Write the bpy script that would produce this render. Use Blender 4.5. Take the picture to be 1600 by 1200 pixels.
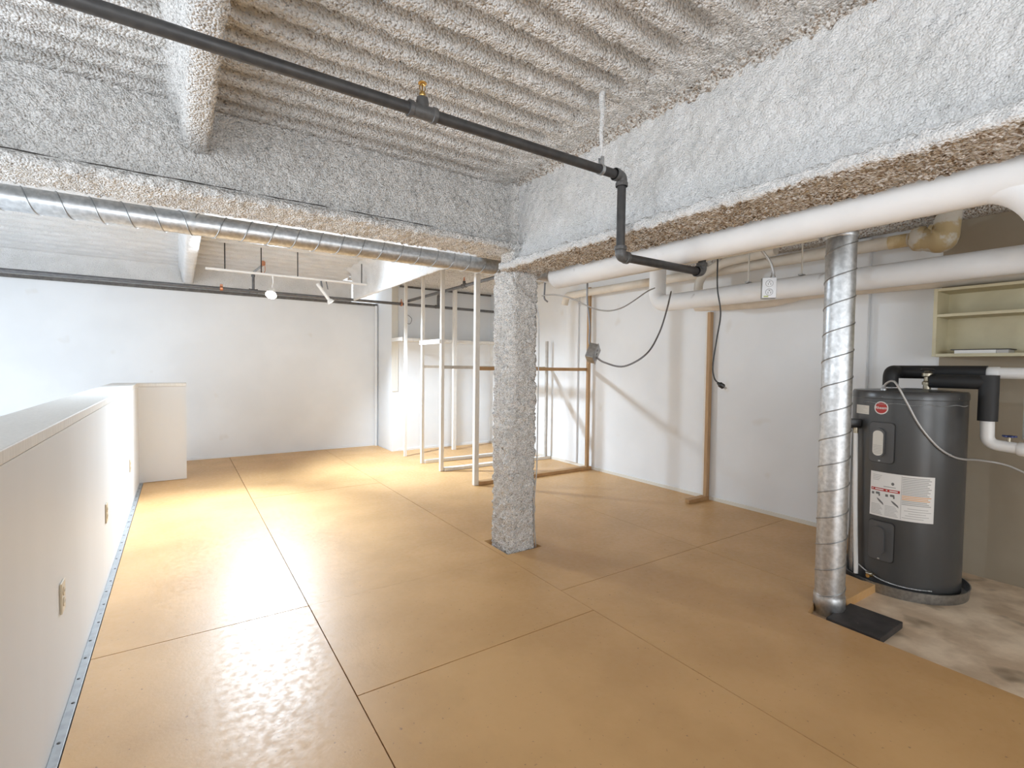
import bpy, bmesh, math, random
import numpy as np
from mathutils import Vector, Matrix

for o in list(bpy.data.objects):
    bpy.data.objects.remove(o, do_unlink=True)
SC = bpy.context.scene
COL = SC.collection
PI = math.pi
random.seed(4)

# ------------------------------------------------------------------ camera
cam = bpy.data.cameras.new('camera')
cam.sensor_fit = 'HORIZONTAL'
cam.sensor_width = 36.0
cam.lens = 768.96 * 36.0 / 1600.0
cam.clip_start = 0.05
camo = bpy.data.objects.new('camera', cam)
COL.objects.link(camo)
camo.matrix_world = Matrix(((0.828532, 0.010193, -0.559848, 0.0),
                            (-0.559824, 0.035527, -0.827850, 0.0),
                            (0.011452, 0.999317, 0.035142, 1.33),
                            (0, 0, 0, 1)))
SC.camera = camo

# ------------------------------------------------------------------ world, exposure
SC.view_settings.view_transform = 'Standard'
SC.view_settings.look = 'None'
SC.view_settings.gamma = 1.0
SC.view_settings.use_curve_mapping = False
SC.view_settings.exposure = 0.82
w = bpy.data.worlds.new('sky')
SC.world = w
w.use_nodes = True
w.node_tree.nodes['Background'].inputs[0].default_value = (0.86, 0.93, 1.0, 1)
w.node_tree.nodes['Background'].inputs[1].default_value = 1.0
try:
    SC.cycles.max_bounces = 10
    SC.cycles.diffuse_bounces = 7
    SC.cycles.caustics_reflective = False
    SC.cycles.caustics_refractive = False
    SC.cycles.sample_clamp_indirect = 6.0
    SC.cycles.use_denoising = True
except Exception:
    pass

# daylight area lamps in unseen windows; those behind the camera are added as fill
DAY = (0.91, 0.955, 1.0)
WIN_LEFT = [(-2.6, -0.5), (0.2, 2.2), (2.6, 4.6), (5.0, 6.6)]      # y spans on the left wall
WIN_FRONT_FILL = [(-3.9, -1.5), (-0.6, 1.2), (2.2, 3.8)]                # x spans of unseen windows added behind the camera for fill
WZ0, WZ1 = 0.35, 2.25
WL0 = -2.2                                                        # unseen left windows stretched to the lower level to uplight the ceiling
def area(name, loc, rot, sx, sy, power, colr):
    l = bpy.data.lights.new(name, 'AREA')
    l.shape = 'RECTANGLE'; l.size = sx; l.size_y = sy
    l.energy = power; l.color = colr
    o = bpy.data.objects.new(name, l); COL.objects.link(o)
    o.location = loc; o.rotation_euler = rot
    return o
for a, b in WIN_LEFT:
    area('daylight_fill', (-4.96, (a + b) / 2, (WL0 + WZ1) / 2), (0, -PI / 2, 0), WZ1 - WL0, b - a, 56 if b < 3 else (98 if b < 5.5 else 15), DAY)
for a, b in WIN_FRONT_FILL:
    area('daylight_fill', ((a + b) / 2, -3.56, (WZ0 + WZ1) / 2), (PI / 2, 0, 0), b - a, WZ1 - WZ0, 48 if b < 2 else 16, DAY)

# ------------------------------------------------------------------ materials
MATS = {}
def nm(name):
    m = bpy.data.materials.new(name); m.use_nodes = True
    nt = m.node_tree
    return m, nt, nt.nodes['Principled BSDF']
def pm(name, c1, c2=None, sc=20.0, lo=0.4, hi=0.6, rough=0.6, metal=0.0, bump=0.0, bsc=120.0, bdist=0.004,
       rough2=None, rsc=6.0, c3=None, sc3=200.0, t3=(0.62, 0.68), stretch=None, detail=4.0, spec=None, kind='noise'):
    """general procedural material: two noise-mixed colours, a third speckle colour, bump, roughness variation"""
    m, nt, b = nm(name)
    N = nt.nodes; L = nt.links
    tc = N.new('ShaderNodeTexCoord')
    vec = tc.outputs['Object']
    if stretch:
        mp = N.new('ShaderNodeMapping'); mp.inputs['Scale'].default_value = stretch
        L.new(vec, mp.inputs['Vector']); vec = mp.outputs['Vector']
    def noise(s, d=4.0):
        n = N.new('ShaderNodeTexNoise'); n.inputs['Scale'].default_value = s; n.inputs['Detail'].default_value = d
        L.new(vec, n.inputs['Vector']); return n.outputs['Fac']
    def ramp(fac, a, c):
        r = N.new('ShaderNodeMapRange'); r.inputs['From Min'].default_value = a; r.inputs['From Max'].default_value = c
        r.clamp = True
        L.new(fac, r.inputs['Value']); return r.outputs['Result']
    def mix(f, A, B):
        x = N.new('ShaderNodeMix'); x.data_type = 'RGBA'
        L.new(f, x.inputs[0])
        for s, v in ((6, A), (7, B)):
            if isinstance(v, tuple): x.inputs[s].default_value = (*v, 1)
            else: L.new(v, x.inputs[s])
        return x.outputs[2]
    colr = c1
    if c2 is not None:
        colr = mix(ramp(noise(sc, detail), lo, hi), c1, c2)
    if c3 is not None:
        colr = mix(ramp(noise(sc3, 2.0), *t3), colr, c3)
    if isinstance(colr, tuple): b.inputs['Base Color'].default_value = (*colr, 1)
    else: L.new(colr, b.inputs['Base Color'])
    b.inputs['Roughness'].default_value = rough
    if rough2 is not None:
        r = N.new('ShaderNodeMapRange'); r.inputs['From Min'].default_value = 0.35; r.inputs['From Max'].default_value = 0.65
        r.inputs['To Min'].default_value = rough; r.inputs['To Max'].default_value = rough2
        L.new(noise(rsc, 5.0), r.inputs['Value']); L.new(r.outputs['Result'], b.inputs['Roughness'])
    b.inputs['Metallic'].default_value = metal
    if spec is not None: b.inputs['Specular IOR Level'].default_value = spec
    if bump > 0:
        bp = N.new('ShaderNodeBump'); bp.inputs['Strength'].default_value = bump; bp.inputs['Distance'].default_value = bdist
        if kind == 'voronoi':
            v = N.new('ShaderNodeTexVoronoi'); v.inputs['Scale'].default_value = bsc; L.new(vec, v.inputs['Vector'])
            ml = N.new('ShaderNodeMath'); ml.operation = 'MULTIPLY_ADD'; ml.inputs[1].default_value = -0.8
            L.new(v.outputs['Distance'], ml.inputs[0]); L.new(noise(bsc * 0.5, 3.0), ml.inputs[2])
            L.new(ml.outputs[0], bp.inputs['Height'])
        else:
            L.new(noise(bsc, 3.0), bp.inputs['Height'])
        L.new(bp.outputs['Normal'], b.inputs['Normal'])
    MATS[name] = m
    return m

pm('spray', (0.93, 0.92, 0.905), (0.86, 0.85, 0.835), sc=9, rough=0.95, bump=1.0, bsc=105, bdist=0.017, kind='voronoi',
   c3=(0.45, 0.43, 0.41), sc3=110, t3=(0.58, 0.68), spec=0.1)
pm('spray_deck', (0.91, 0.905, 0.895), (0.83, 0.825, 0.81), sc=4, rough=0.95, bump=1.0, bsc=100, bdist=0.017, kind='voronoi',
   c3=(0.44, 0.41, 0.38), sc3=90, t3=(0.57, 0.68), spec=0.1)
pm('spray_fine', (0.81, 0.815, 0.82), (0.75, 0.755, 0.755), sc=5, rough=0.95, bump=1.0, bsc=135, bdist=0.008, kind='voronoi',
   c3=(0.42, 0.42, 0.42), sc3=120, t3=(0.66, 0.74), spec=0.1)
pm('spray_bare', (0.84, 0.82, 0.79), (0.46, 0.38, 0.31), sc=70, lo=0.50, hi=0.60, rough=0.95, bump=1.0, bsc=95, bdist=0.018,
   kind='voronoi', c3=(0.24, 0.18, 0.13), sc3=85, t3=(0.62, 0.72), spec=0.1)
pm('wall_paint', (0.80, 0.825, 0.85), (0.765, 0.79, 0.815), sc=1.6, rough=0.55, bump=0.12, bsc=160, bdist=0.002,
   c3=(0.70, 0.69, 0.66), sc3=3.1, t3=(0.70, 0.80))
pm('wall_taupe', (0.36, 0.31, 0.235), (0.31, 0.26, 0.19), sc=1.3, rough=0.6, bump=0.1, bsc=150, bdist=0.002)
pm('half_wall_paint', (0.79, 0.805, 0.82), (0.745, 0.76, 0.77), sc=1.2, rough=0.5, bump=0.1, bsc=150, bdist=0.002,
   stretch=(1, 1, 0.25))
pm('floor_paint', (0.64, 0.388, 0.170), (0.57, 0.338, 0.142), sc=2.2, rough=0.36, rough2=0.50, rsc=30, bump=0.30, bsc=75,
   bdist=0.0012, c3=(0.34, 0.20, 0.10), sc3=60, t3=(0.70, 0.75), detail=6, spec=0.52)
pm('floor_bare_edge', (0.42, 0.30, 0.18), (0.30, 0.20, 0.12), sc=40, rough=0.8)
pm('concrete', (0.86, 0.71, 0.54), (0.62, 0.48, 0.34), sc=4.5, rough=0.7, rough2=0.9, bump=0.5, bsc=30, bdist=0.004,
   c3=(0.24, 0.18, 0.12), sc3=4.6, t3=(0.62, 0.76), detail=8)
pm('dark_void', (0.05, 0.045, 0.04), rough=0.9)
pm('galvanised', (0.66, 0.67, 0.68), (0.50, 0.51, 0.52), sc=45, lo=0.35, hi=0.65, rough=0.36, rough2=0.48, rsc=20, metal=1.0,
   bump=0.05, bsc=60, bdist=0.002)
pm('galvanised_dark', (0.42, 0.43, 0.44), (0.33, 0.34, 0.35), sc=45, rough=0.36, metal=1.0)
pm('black_iron', (0.035, 0.034, 0.035), (0.05, 0.048, 0.047), sc=30, rough=0.38, rough2=0.55, bump=0.05, bsc=200)
pm('grey_iron', (0.16, 0.16, 0.165), (0.13, 0.13, 0.135), sc=30, rough=0.45, metal=0.3)
pm('fitting_iron', (0.075, 0.074, 0.074), (0.10, 0.10, 0.10), sc=60, rough=0.42, bump=0.1, bsc=150)
pm('brass', (0.55, 0.36, 0.13), rough=0.3, metal=1.0)
pm('dull_brass', (0.30, 0.26, 0.19), (0.40, 0.36, 0.28), sc=60, rough=0.4, metal=0.9)
pm('copper', (0.70, 0.33, 0.20), rough=0.35, metal=1.0)
pm('pipe_wrap', (0.89, 0.915, 0.94), (0.85, 0.875, 0.90), sc=6, rough=0.6, bump=0.15, bsc=220, bdist=0.0015,
   c3=(0.48, 0.47, 0.46), sc3=8, t3=(0.70, 0.80))
pm('pipe_cream', (0.74, 0.69, 0.61), (0.68, 0.63, 0.55), sc=8, rough=0.6, bump=0.12, bsc=150, bdist=0.002)
pm('pipe_white', (0.80, 0.80, 0.79), rough=0.35)
pm('pvc_cream', (0.72, 0.70, 0.64), rough=0.4)
pm('foil_tape', (0.60, 0.46, 0.24), (0.72, 0.60, 0.38), sc=18, rough=0.45)
pm('bandage', (0.70, 0.67, 0.60), (0.58, 0.46, 0.26), sc=9, lo=0.45, hi=0.52, rough=0.55, bump=0.3, bsc=40)
pm('foam_black', (0.018, 0.018, 0.019), rough=0.62, bump=0.08, bsc=90)
pm('heater_grey', (0.058, 0.059, 0.060), (0.052, 0.053, 0.054), sc=3, rough=0.28, rough2=0.36, metal=0.0, spec=0.6)
pm('heater_dark', (0.06, 0.06, 0.062), rough=0.4)
pm('heater_cover', (0.09, 0.091, 0.093), rough=0.35)
pm('black_plastic', (0.02, 0.02, 0.02), rough=0.4)
pm('black_rubber', (0.035, 0.032, 0.032), (0.055, 0.05, 0.05), sc=10, rough=0.55, rough2=0.75, bump=0.2, bsc=60, c3=(0.35, 0.33, 0.33), sc3=22, t3=(0.72, 0.78))
pm('label_white', (0.80, 0.79, 0.77), rough=0.5)
pm('label_cream', (0.70, 0.68, 0.62), rough=0.5)
pm('label_grey', (0.42, 0.41, 0.40), rough=0.6)
pm('label_print', (0.16, 0.155, 0.15), rough=0.6)
pm('label_red', (0.45, 0.03, 0.025), rough=0.5)
pm('label_orange', (0.72, 0.38, 0.15), rough=0.5)
pm('steel', (0.55, 0.56, 0.57), (0.42, 0.43, 0.44), sc=30, rough=0.4, metal=0.9)
pm('cable_grey', (0.20, 0.20, 0.21), (0.28, 0.28, 0.29), sc=400, rough=0.4, metal=0.6)
pm('cable_light', (0.55, 0.54, 0.53), (0.42, 0.42, 0.42), sc=400, rough=0.4, metal=0.4)
pm('cable_black', (0.02, 0.02, 0.022), rough=0.45)
pm('wood_raw', (0.50, 0.31, 0.15), (0.40, 0.23, 0.10), sc=8, lo=0.3, hi=0.7, rough=0.65, stretch=(1, 14, 1), detail=5,
   c3=(0.22, 0.12, 0.06), sc3=5, t3=(0.74, 0.80))
pm('wood_raw_up', (0.50, 0.33, 0.18), (0.40, 0.25, 0.13), sc=8, lo=0.3, hi=0.7, rough=0.65, stretch=(12, 12, 0.8), detail=5)
pm('wood_white', (0.80, 0.79, 0.76), (0.74, 0.73, 0.70), sc=14, rough=0.5, stretch=(6, 6, 1))
pm('wood_greyed', (0.55, 0.53, 0.50), (0.47, 0.45, 0.42), sc=14, rough=0.6)
pm('shelf_cream', (0.60, 0.55, 0.38), (0.54, 0.49, 0.33), sc=5, rough=0.45)
pm('outlet_almond', (0.62, 0.54, 0.40), rough=0.35)
pm('outlet_dark', (0.06, 0.055, 0.05), rough=0.5)
pm('white_enamel', (0.82, 0.81, 0.79), rough=0.35)
pm('blue_paint', (0.02, 0.035, 0.16), rough=0.4)
pm('dark_trim', (0.10, 0.095, 0.09), (0.15, 0.14, 0.13), sc=30, rough=0.7)
pm('grey_trim', (0.36, 0.37, 0.38), (0.30, 0.31, 0.32), sc=20, rough=0.5, metal=0.3, c3=(0.08, 0.08, 0.08), sc3=30, t3=(0.72, 0.76))
pm('green_smudge', (0.45, 0.50, 0.22), rough=0.6)
pm('glass', (0.9, 0.95, 0.95), rough=0.02)
g = MATS['glass'].node_tree.nodes['Principled BSDF']
g.inputs['Transmission Weight'].default_value = 1.0
m, nt, b = nm('bulb'); MATS['bulb'] = m
b.inputs['Base Color'].default_value = (1, 1, 1, 1)
b.inputs['Emission Color'].default_value = (1.0, 0.93, 0.84, 1)
b.inputs['Emission Strength'].default_value = 60
pm('bulb_off', (0.80, 0.79, 0.76), rough=0.2)

# ------------------------------------------------------------------ mesh helpers
def root_of(o):
    while o.parent is not None: o = o.parent
    return o
def mesh_obj(name, V, F, mat, parent=None, smooth=None, mats=None, midx=None):
    V = np.asarray(V, dtype=float).reshape(-1, 3)
    if parent is not None:
        V = V - np.array(root_of(parent).location)
    me = bpy.data.meshes.new(name)
    me.from_pydata(V.tolist(), [], [tuple(int(i) for i in f) for f in F])
    for mn in (mats or [mat]):
        me.materials.append(MATS[mn])
    if midx is not None:
        me.polygons.foreach_set('material_index', midx)
    if smooth is not None:
        me.polygons.foreach_set('use_smooth', [True] * len(me.polygons))
        if smooth < 179:
            me.set_sharp_from_angle(angle=math.radians(smooth))
    me.update()
    o = bpy.data.objects.new(name, me)
    COL.objects.link(o)
    if parent is not None: o.parent = parent
    return o
def tag(o, label=None, cat=None, group=None, kind=None):
    if label: o['label'] = label
    if cat: o['category'] = cat
    if group: o['group'] = group
    if kind: o['kind'] = kind
    return o
def thing(name, loc, label, cat, group=None):
    o = bpy.data.objects.new(name, None); COL.objects.link(o)
    o.empty_display_size = 0.05
    o.location = loc
    return tag(o, label, cat, group)

class MB:
    def __init__(s): s.V = []; s.F = []
    def add(s, V, F):
        n = len(s.V)
        s.V += [tuple(v) for v in V]; s.F += [tuple(i + n for i in f) for f in F]
        return s
    def box(s, a, b, bev=0.0):
        x0, y0, z0 = [min(a[i], b[i]) for i in range(3)]; x1, y1, z1 = [max(a[i], b[i]) for i in range(3)]
        if bev > 0:
            bm = bmesh.new(); bmesh.ops.create_cube(bm, size=1.0)
            for v in bm.verts:
                v.co = Vector(((x0 + x1) / 2 + v.co.x * (x1 - x0), (y0 + y1) / 2 + v.co.y * (y1 - y0), (z0 + z1) / 2 + v.co.z * (z1 - z0)))
            bmesh.ops.bevel(bm, geom=bm.edges[:], offset=bev, segments=2, affect='EDGES', profile=0.5)
            bm.verts.index_update()
            s.add([v.co[:] for v in bm.verts], [[v.index for v in f.verts] for f in bm.faces]); bm.free()
            return s
        V = [(x, y, z) for z in (z0, z1) for y in (y0, y1) for x in (x0, x1)]
        return s.add(V, [(0, 2, 3, 1), (4, 5, 7, 6), (0, 1, 5, 4), (2, 6, 7, 3), (0, 4, 6, 2), (1, 3, 7, 5)])
    def prism(s, poly, z0, z1):
        n = len(poly)
        V = [(x, y, z0) for x, y in poly] + [(x, y, z1) for x, y in poly]
        F = [tuple(range(n))[::-1], tuple(range(n, 2 * n))] + [(i, (i + 1) % n, n + (i + 1) % n, n + i) for i in range(n)]
        return s.add(V, F)
    def tube(s, path, r, seg=16, caps=True, closed=False):
        P = [Vector(p) for p in path]; n = len(P)
        rr = r if isinstance(r, (list, tuple)) else [r] * n
        T = []
        for i in range(n):
            if closed: t = P[(i + 1) % n] - P[i - 1]
            else: t = P[min(i + 1, n - 1)] - P[max(i - 1, 0)]
            T.append(t.normalized())
        up = Vector((0, 0, 1)) if abs(T[0].z) < 0.9 else Vector((1, 0, 0))
        u = T[0].cross(up).normalized()
        V = []
        for i in range(n):
            u = (u - T[i] * u.dot(T[i]))
            u = u.normalized() if u.length > 1e-6 else T[i].orthogonal().normalized()
            v = T[i].cross(u)
            for k in range(seg):
                a = 2 * PI * k / seg
                V.append(P[i] + (u * math.cos(a) + v * math.sin(a)) * rr[i])
        F = []
        for i in range(n if closed else n - 1):
            j = (i + 1) % n
            for k in range(seg):
                F.append((i * seg + k, i * seg + (k + 1) % seg, j * seg + (k + 1) % seg, j * seg + k))
        if caps and not closed:
            F.append(tuple(range(seg))[::-1]); F.append(tuple((n - 1) * seg + k for k in range(seg)))
        return s.add(V, F)
    def lathe(s, prof, base, axis=(0, 0, 1), seg=24):
        """prof: (radius, height along axis)"""
        ax = Vector(axis).normalized(); u = ax.orthogonal().normalized(); v = ax.cross(u); B = Vector(base)
        n0 = len(s.V); V = []; F = []
        for r, h in prof:
            for k in range(seg):
                a = 2 * PI * k / seg
                V.append(B + ax * h + (u * math.cos(a) + v * math.sin(a)) * max(r, 1e-5))
        for i in range(len(prof) - 1):
            for k in range(seg):
                F.append((i * seg + k, i * seg + (k + 1) % seg, (i + 1) * seg + (k + 1) % seg, (i + 1) * seg + k))
        F.append(tuple(range(seg))[::-1]); F.append(tuple((len(prof) - 1) * seg + k for k in range(seg)))
        return s.add(V, F)
    def build(s, name, mat, parent=None, smooth=None):
        return mesh_obj(name, s.V, s.F, mat, parent, smooth)

def fillet(pts, rad, n=6):
    P = [Vector(p) for p in pts]; out = [P[0]]
    for i in range(1, len(P) - 1):
        a = (P[i - 1] - P[i]); b = (P[i + 1] - P[i])
        r = min(rad, a.length * 0.49, b.length * 0.49)
        A = P[i] + a.normalized() * r; B = P[i] + b.normalized() * r
        for k in range(n + 1):
            t = k / n
            out.append(A * (1 - t) ** 2 + P[i] * 2 * t * (1 - t) + B * t ** 2)
    out.append(P[-1]); return out
def spline(pts, n=8):
    P = [Vector(p) for p in pts]; P = [P[0] * 2 - P[1]] + P + [P[-1] * 2 - P[-2]]
    out = []
    for i in range(1, len(P) - 2):
        for k in range(n):
            t = k / n
            a, b, c, d = P[i - 1], P[i], P[i + 1], P[i + 2]
            out.append(0.5 * ((2 * b) + (c - a) * t + (2 * a - 5 * b + 4 * c - d) * t * t + (3 * b - a - 3 * c + d) * t ** 3))
    out.append(P[-2]); return out
def helix(c0, axis, R, length, pitch, hand=1, ph=0.0, per=28):
    ax = Vector(axis).normalized(); u = ax.orthogonal().normalized(); v = ax.cross(u); B = Vector(c0)
    n = max(2, int(length / pitch * per)); out = []
    for i in range(n + 1):
        h = length * i / n; a = hand * 2 * PI * h / pitch + ph
        out.append(B + ax * h + (u * math.cos(a) + v * math.sin(a)) * R)
    return out

# ---- value noise for sprayed coatings
def vnoise(P):
    i = np.floor(P).astype(np.int64); f = P - i; f = f * f * (3 - 2 * f)
    def h(a, b, c):
        n = (a * 374761393 + b * 668265263 + c * 2147483647 * 3 + 974711) & 0x7fffffff
        n = ((n ^ (n >> 13)) * 1274126177) & 0x7fffffff
        return ((n ^ (n >> 16)) & 0xffff) / 65535.0
    r = 0
    for dx in (0, 1):
        for dy in (0, 1):
            for dz in (0, 1):
                wgt = (f[..., 0] if dx else 1 - f[..., 0]) * (f[..., 1] if dy else 1 - f[..., 1]) * (f[..., 2] if dz else 1 - f[..., 2])
                r = r + wgt * h(i[..., 0] + dx, i[..., 1] + dy, i[..., 2] + dz)
    return r - 0.5
def spray_noise(P, amp):
    return amp * (0.45 * vnoise(P * 8) + 0.5 * vnoise(P * 34 + 7) + 1.3 * vnoise(P * 80 + 3))
def resample(poly, step, closed):
    pts = [np.array(p, float) for p in poly]
    if closed: pts = pts + [pts[0]]
    out = []
    for a, b in zip(pts[:-1], pts[1:]):
        n = max(1, int(round(np.linalg.norm(b - a) / step)))
        for k in range(n): out.append(a + (b - a) * k / n)
    if not closed: out.append(pts[-1])
    out = np.array(out)
    # soften corners
    for _ in range(2):
        if closed: out = 0.25 * np.roll(out, 1, 0) + 0.5 * out + 0.25 * np.roll(out, -1, 0)
        else:
            q = out.copy(); q[1:-1] = 0.25 * out[:-2] + 0.5 * out[1:-1] + 0.25 * out[2:]; out = q
    return out
def sprayed(name, poly, axis, a0, a1, step, amp, mats, parent=None, closed=False, caps=False, under=None, sign=1):
    """profile swept along one axis, its skin roughened. axis 'x': poly is (y,z); 'y': (x,z); 'z': (x,y)"""
    pr = resample(poly, step, closed); n = len(pr)
    m_ = max(2, int((a1 - a0) / step) + 1)
    s = np.linspace(a0, a1, m_)
    if closed: tn = np.roll(pr, -1, 0) - np.roll(pr, 1, 0)
    else: tn = np.gradient(pr, axis=0)
    nr = np.stack([tn[:, 1], -tn[:, 0]], 1); nr /= np.linalg.norm(nr, axis=1)[:, None] + 1e-9
    G = np.zeros((m_, n, 3)); D = np.zeros((m_, n, 3))
    ia = {'x': (0, 1, 2), 'y': (1, 0, 2), 'z': (2, 0, 1)}[axis]
    G[..., ia[0]] = s[:, None]; G[..., ia[1]] = pr[None, :, 0]; G[..., ia[2]] = pr[None, :, 1]
    D[..., ia[1]] = nr[None, :, 0]; D[..., ia[2]] = nr[None, :, 1]
    G = G + D * (sign * spray_noise(G, amp))[..., None]
    V = G.reshape(-1, 3)
    F = []; idx = []
    nn = n if closed else n - 1
    ii, kk = np.meshgrid(np.arange(m_ - 1), np.arange(nn), indexing='ij')
    k2 = (kk + 1) % n
    Q = np.stack([ii * n + kk, ii * n + k2, (ii + 1) * n + k2, (ii + 1) * n + kk], -1).reshape(-1, 4)
    if under is not None:
        c = V[Q].mean(1); idx = [1 if under(p) else 0 for p in c]
    F = Q.tolist()
    if caps and closed:
        F.append(list(range(n))); F.append([(m_ - 1) * n + k for k in range(n)][::-1])
        if idx: idx += [0, 0]
    return mesh_obj(name, V, F, mats[0], parent, 179, mats=mats, midx=idx if idx else None)
def grid_z(name, x0, x1, nx, y0, y1, ny, fz, mat, kind='structure', parent=None):
    xs = np.linspace(x0, x1, nx); ys = np.linspace(y0, y1, ny)
    X, Y = np.meshgrid(xs, ys, indexing='ij'); Z = fz(X, Y)
    V = np.stack([X, Y, Z], -1).reshape(-1, 3)
    ii, kk = np.meshgrid(np.arange(nx - 1), np.arange(ny - 1), indexing='ij')
    Q = np.stack([ii * ny + kk, ii * ny + kk + 1, (ii + 1) * ny + kk + 1, (ii + 1) * ny + kk], -1).reshape(-1, 4)
    o = mesh_obj(name, V, Q.tolist(), mat, parent, 179)
    if kind: o['kind'] = kind
    return o

# ================================================================== THE SETTING
XR, YB, YC = 4.47, 8.0, 7.3
def struct(o): o['kind'] = 'structure'; return o

# ---- floor: concrete slab with painted plywood sheets on it
floor = MB().box((-0.60, -3.6, -0.30), (XR, YB, -0.05)).build('floor', 'concrete')
struct(floor)
G_ = 0.0022
def sheet(poly, dz=0.0):
    o = MB().prism(poly, -0.0495, dz).build('plywood_sheet', 'floor_paint', floor)
    return o
def rect(x0, y0, x1, y1): return [(x0 + G_, y0 + G_), (x1 - G_, y0 + G_), (x1 - G_, y1 - G_), (x0 + G_, y1 - G_)]
X0, X1, X2, X3 = -0.343, 0.578, 1.870, 3.190
sheet(rect(X0, -3.6, X1, 0.39), -0.0003); sheet(rect(X0, 0.39, X1, 2.83))
sheet(rect(X0, 2.83, X1, 5.41), 0.0006); sheet(rect(X0, 5.41, X1, 8.0), -0.0004)
sheet(rect(X1, -3.6, X2, -0.50)); sheet(rect(X1, -0.50, X2, 1.94), 0.0005); sheet(rect(X1, 1.94, X2, 2.83), 0.0016)
sheet(rect(X1, 2.83, X2, 5.41)); sheet(rect(X1, 5.41, X2, 8.0), 0.0004)
# sheet around the foot of the column, with its cut-out
cx0, cx1, cy0, cy1 = 1.912, 2.215, 2.855, 3.185
sheet([(X2 + G_, 2.222), (X3 - G_, 2.222), (X3 - G_, 4.66), (X2 + G_, 4.66), (X2 + G_, 3.001), (cx0, 3.001), (cx0, cy1),
       (cx1, cy1), (cx1, cy0), (cx0, cy0), (cx0, 2.999), (X2 + G_, 2.999)], 0.0004)
sheet(rect(X2, 4.66, X3, 7.3), -0.0004)
sheet(rect(X2, 7.3, 2.71, 8.0))
# edge of the plywood beside the bare concrete, with the duct cut-out
sheet([(X2 + G_, -3.6), (2.845, -3.6), (2.845, 1.285), (3.105, 1.345), (3.105, 1.232), (X3 - G_, 1.232), (X3 - G_, 2.218), (X2 + G_, 2.218)], 0.0002)
sheet([(X3 + G_, 1.232), (3.60, 1.226), (3.575, 1.30), (3.60, 1.40), (3.70, 1.52), (3.9, 1.58), (XR - G_, 1.58), (XR - G_, 2.218), (X3 + G_, 2.218)], 0.0006)
sheet(rect(X3, 2.222, XR, 4.66), -0.0003); sheet(rect(X3, 4.66, XR, 7.3), 0.0004)

# ---- walls
def wall(name, boxes, mat='wall_paint'):
    m_ = MB()
    for a, b in boxes: m_.box(a, b)
    return struct(m_.build(name, mat))
wall('wall_right', [((XR, -3.6, -2.7), (XR + 0.12, YB + 0.12, 2.75))])
wall('wall_back', [((-5.0, YB, -2.7), (2.72, YB + 0.12, 2.31))])
wall('wall_closet', [((2.72, YC, -0.3), (XR, YC + 0.1, 2.75)), ((2.72, YC + 0.1, -0.3), (2.82, YB + 0.12, 2.75))])
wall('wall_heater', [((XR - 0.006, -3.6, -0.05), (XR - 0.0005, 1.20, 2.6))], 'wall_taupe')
sp = struct(sprayed('wall_back_upper', [(YB + 0.03, 2.31), (YB + 0.03, 2.60), (YB - 0.02, 2.66)], 'x', -5.0, 2.3, 0.03, 0.006, ['spray_fine']))
def windowed(name, axis, pos, th, spans, lo, hi, z_sill, mat='wall_paint'):
    m_ = MB(); edges = [lo] + [v for s in spans for v in s] + [hi]
    def bx(a, b, z0, z1):
        if axis == 'x': m_.box((pos, a, z0), (pos + th, b, z1))
        else: m_.box((a, pos, z0), (b, pos + th, z1))
    bx(lo, hi, -2.7, z_sill); bx(lo, hi, WZ1, 2.75)
    for i in range(0, len(edges), 2): bx(edges[i], edges[i + 1], z_sill, WZ1)
    return struct(m_.build(name, mat))
windowed('wall_left', 'x', -5.12, 0.12, WIN_LEFT, -3.72, YB + 0.12, WL0)
windowed('wall_front', 'y', -3.72, 0.12, WIN_FRONT_FILL, -5.0, XR + 0.12, WZ0)
wn = 0
def unseen_window(axis, pos, a, b, z_sill):
    global wn
    wn += 1
    m_ = MB(); t = 0.05
    def bx(u0, u1, z0, z1):
        if axis == 'x': m_.box((pos - 0.03, u0, z0), (pos + 0.03, u1, z1))
        else: m_.box((u0, pos - 0.03, z0), (u1, pos + 0.03, z1))
    bx(a, b, z_sill, z_sill + t); bx(a, b, WZ1 - t, WZ1); bx(a, a + t, z_sill + t, WZ1 - t); bx(b - t, b, z_sill + t, WZ1 - t)
    bx((a + b) / 2 - 0.02, (a + b) / 2 + 0.02, z_sill + t, WZ1 - t)
    fr = struct(m_.build('unseen_window_%d' % wn, 'white_enamel'))
    for u0, u1 in ((a + t, (a + b) / 2 - 0.02), ((a + b) / 2 + 0.02, b - t)):
        p = MB()
        if axis == 'x': p.box((pos - 0.004, u0, z_sill + t), (pos + 0.004, u1, WZ1 - t))
        else: p.box((u0, pos - 0.004, z_sill + t), (u1, pos + 0.004, WZ1 - t))
        p.build('pane', 'glass', fr)
for a, b in WIN_LEFT: unseen_window('x', -5.06, a, b, WL0)
for a, b in WIN_FRONT_FILL: unseen_window('y', -3.66, a, b, WZ0)  # frames added around the fill lamps behind the camera
struct(MB().box((-5.0, -3.6, -2.8), (-0.6, YB, -2.7)).build('floor_lower', 'wall_paint'))  # unseen lower floor, kept white to bounce light up to the ceiling
struct(MB().box((-0.60, -3.6, -2.7), (-0.5, YB, -0.3)).build('wall_lower', 'wall_paint'))

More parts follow.
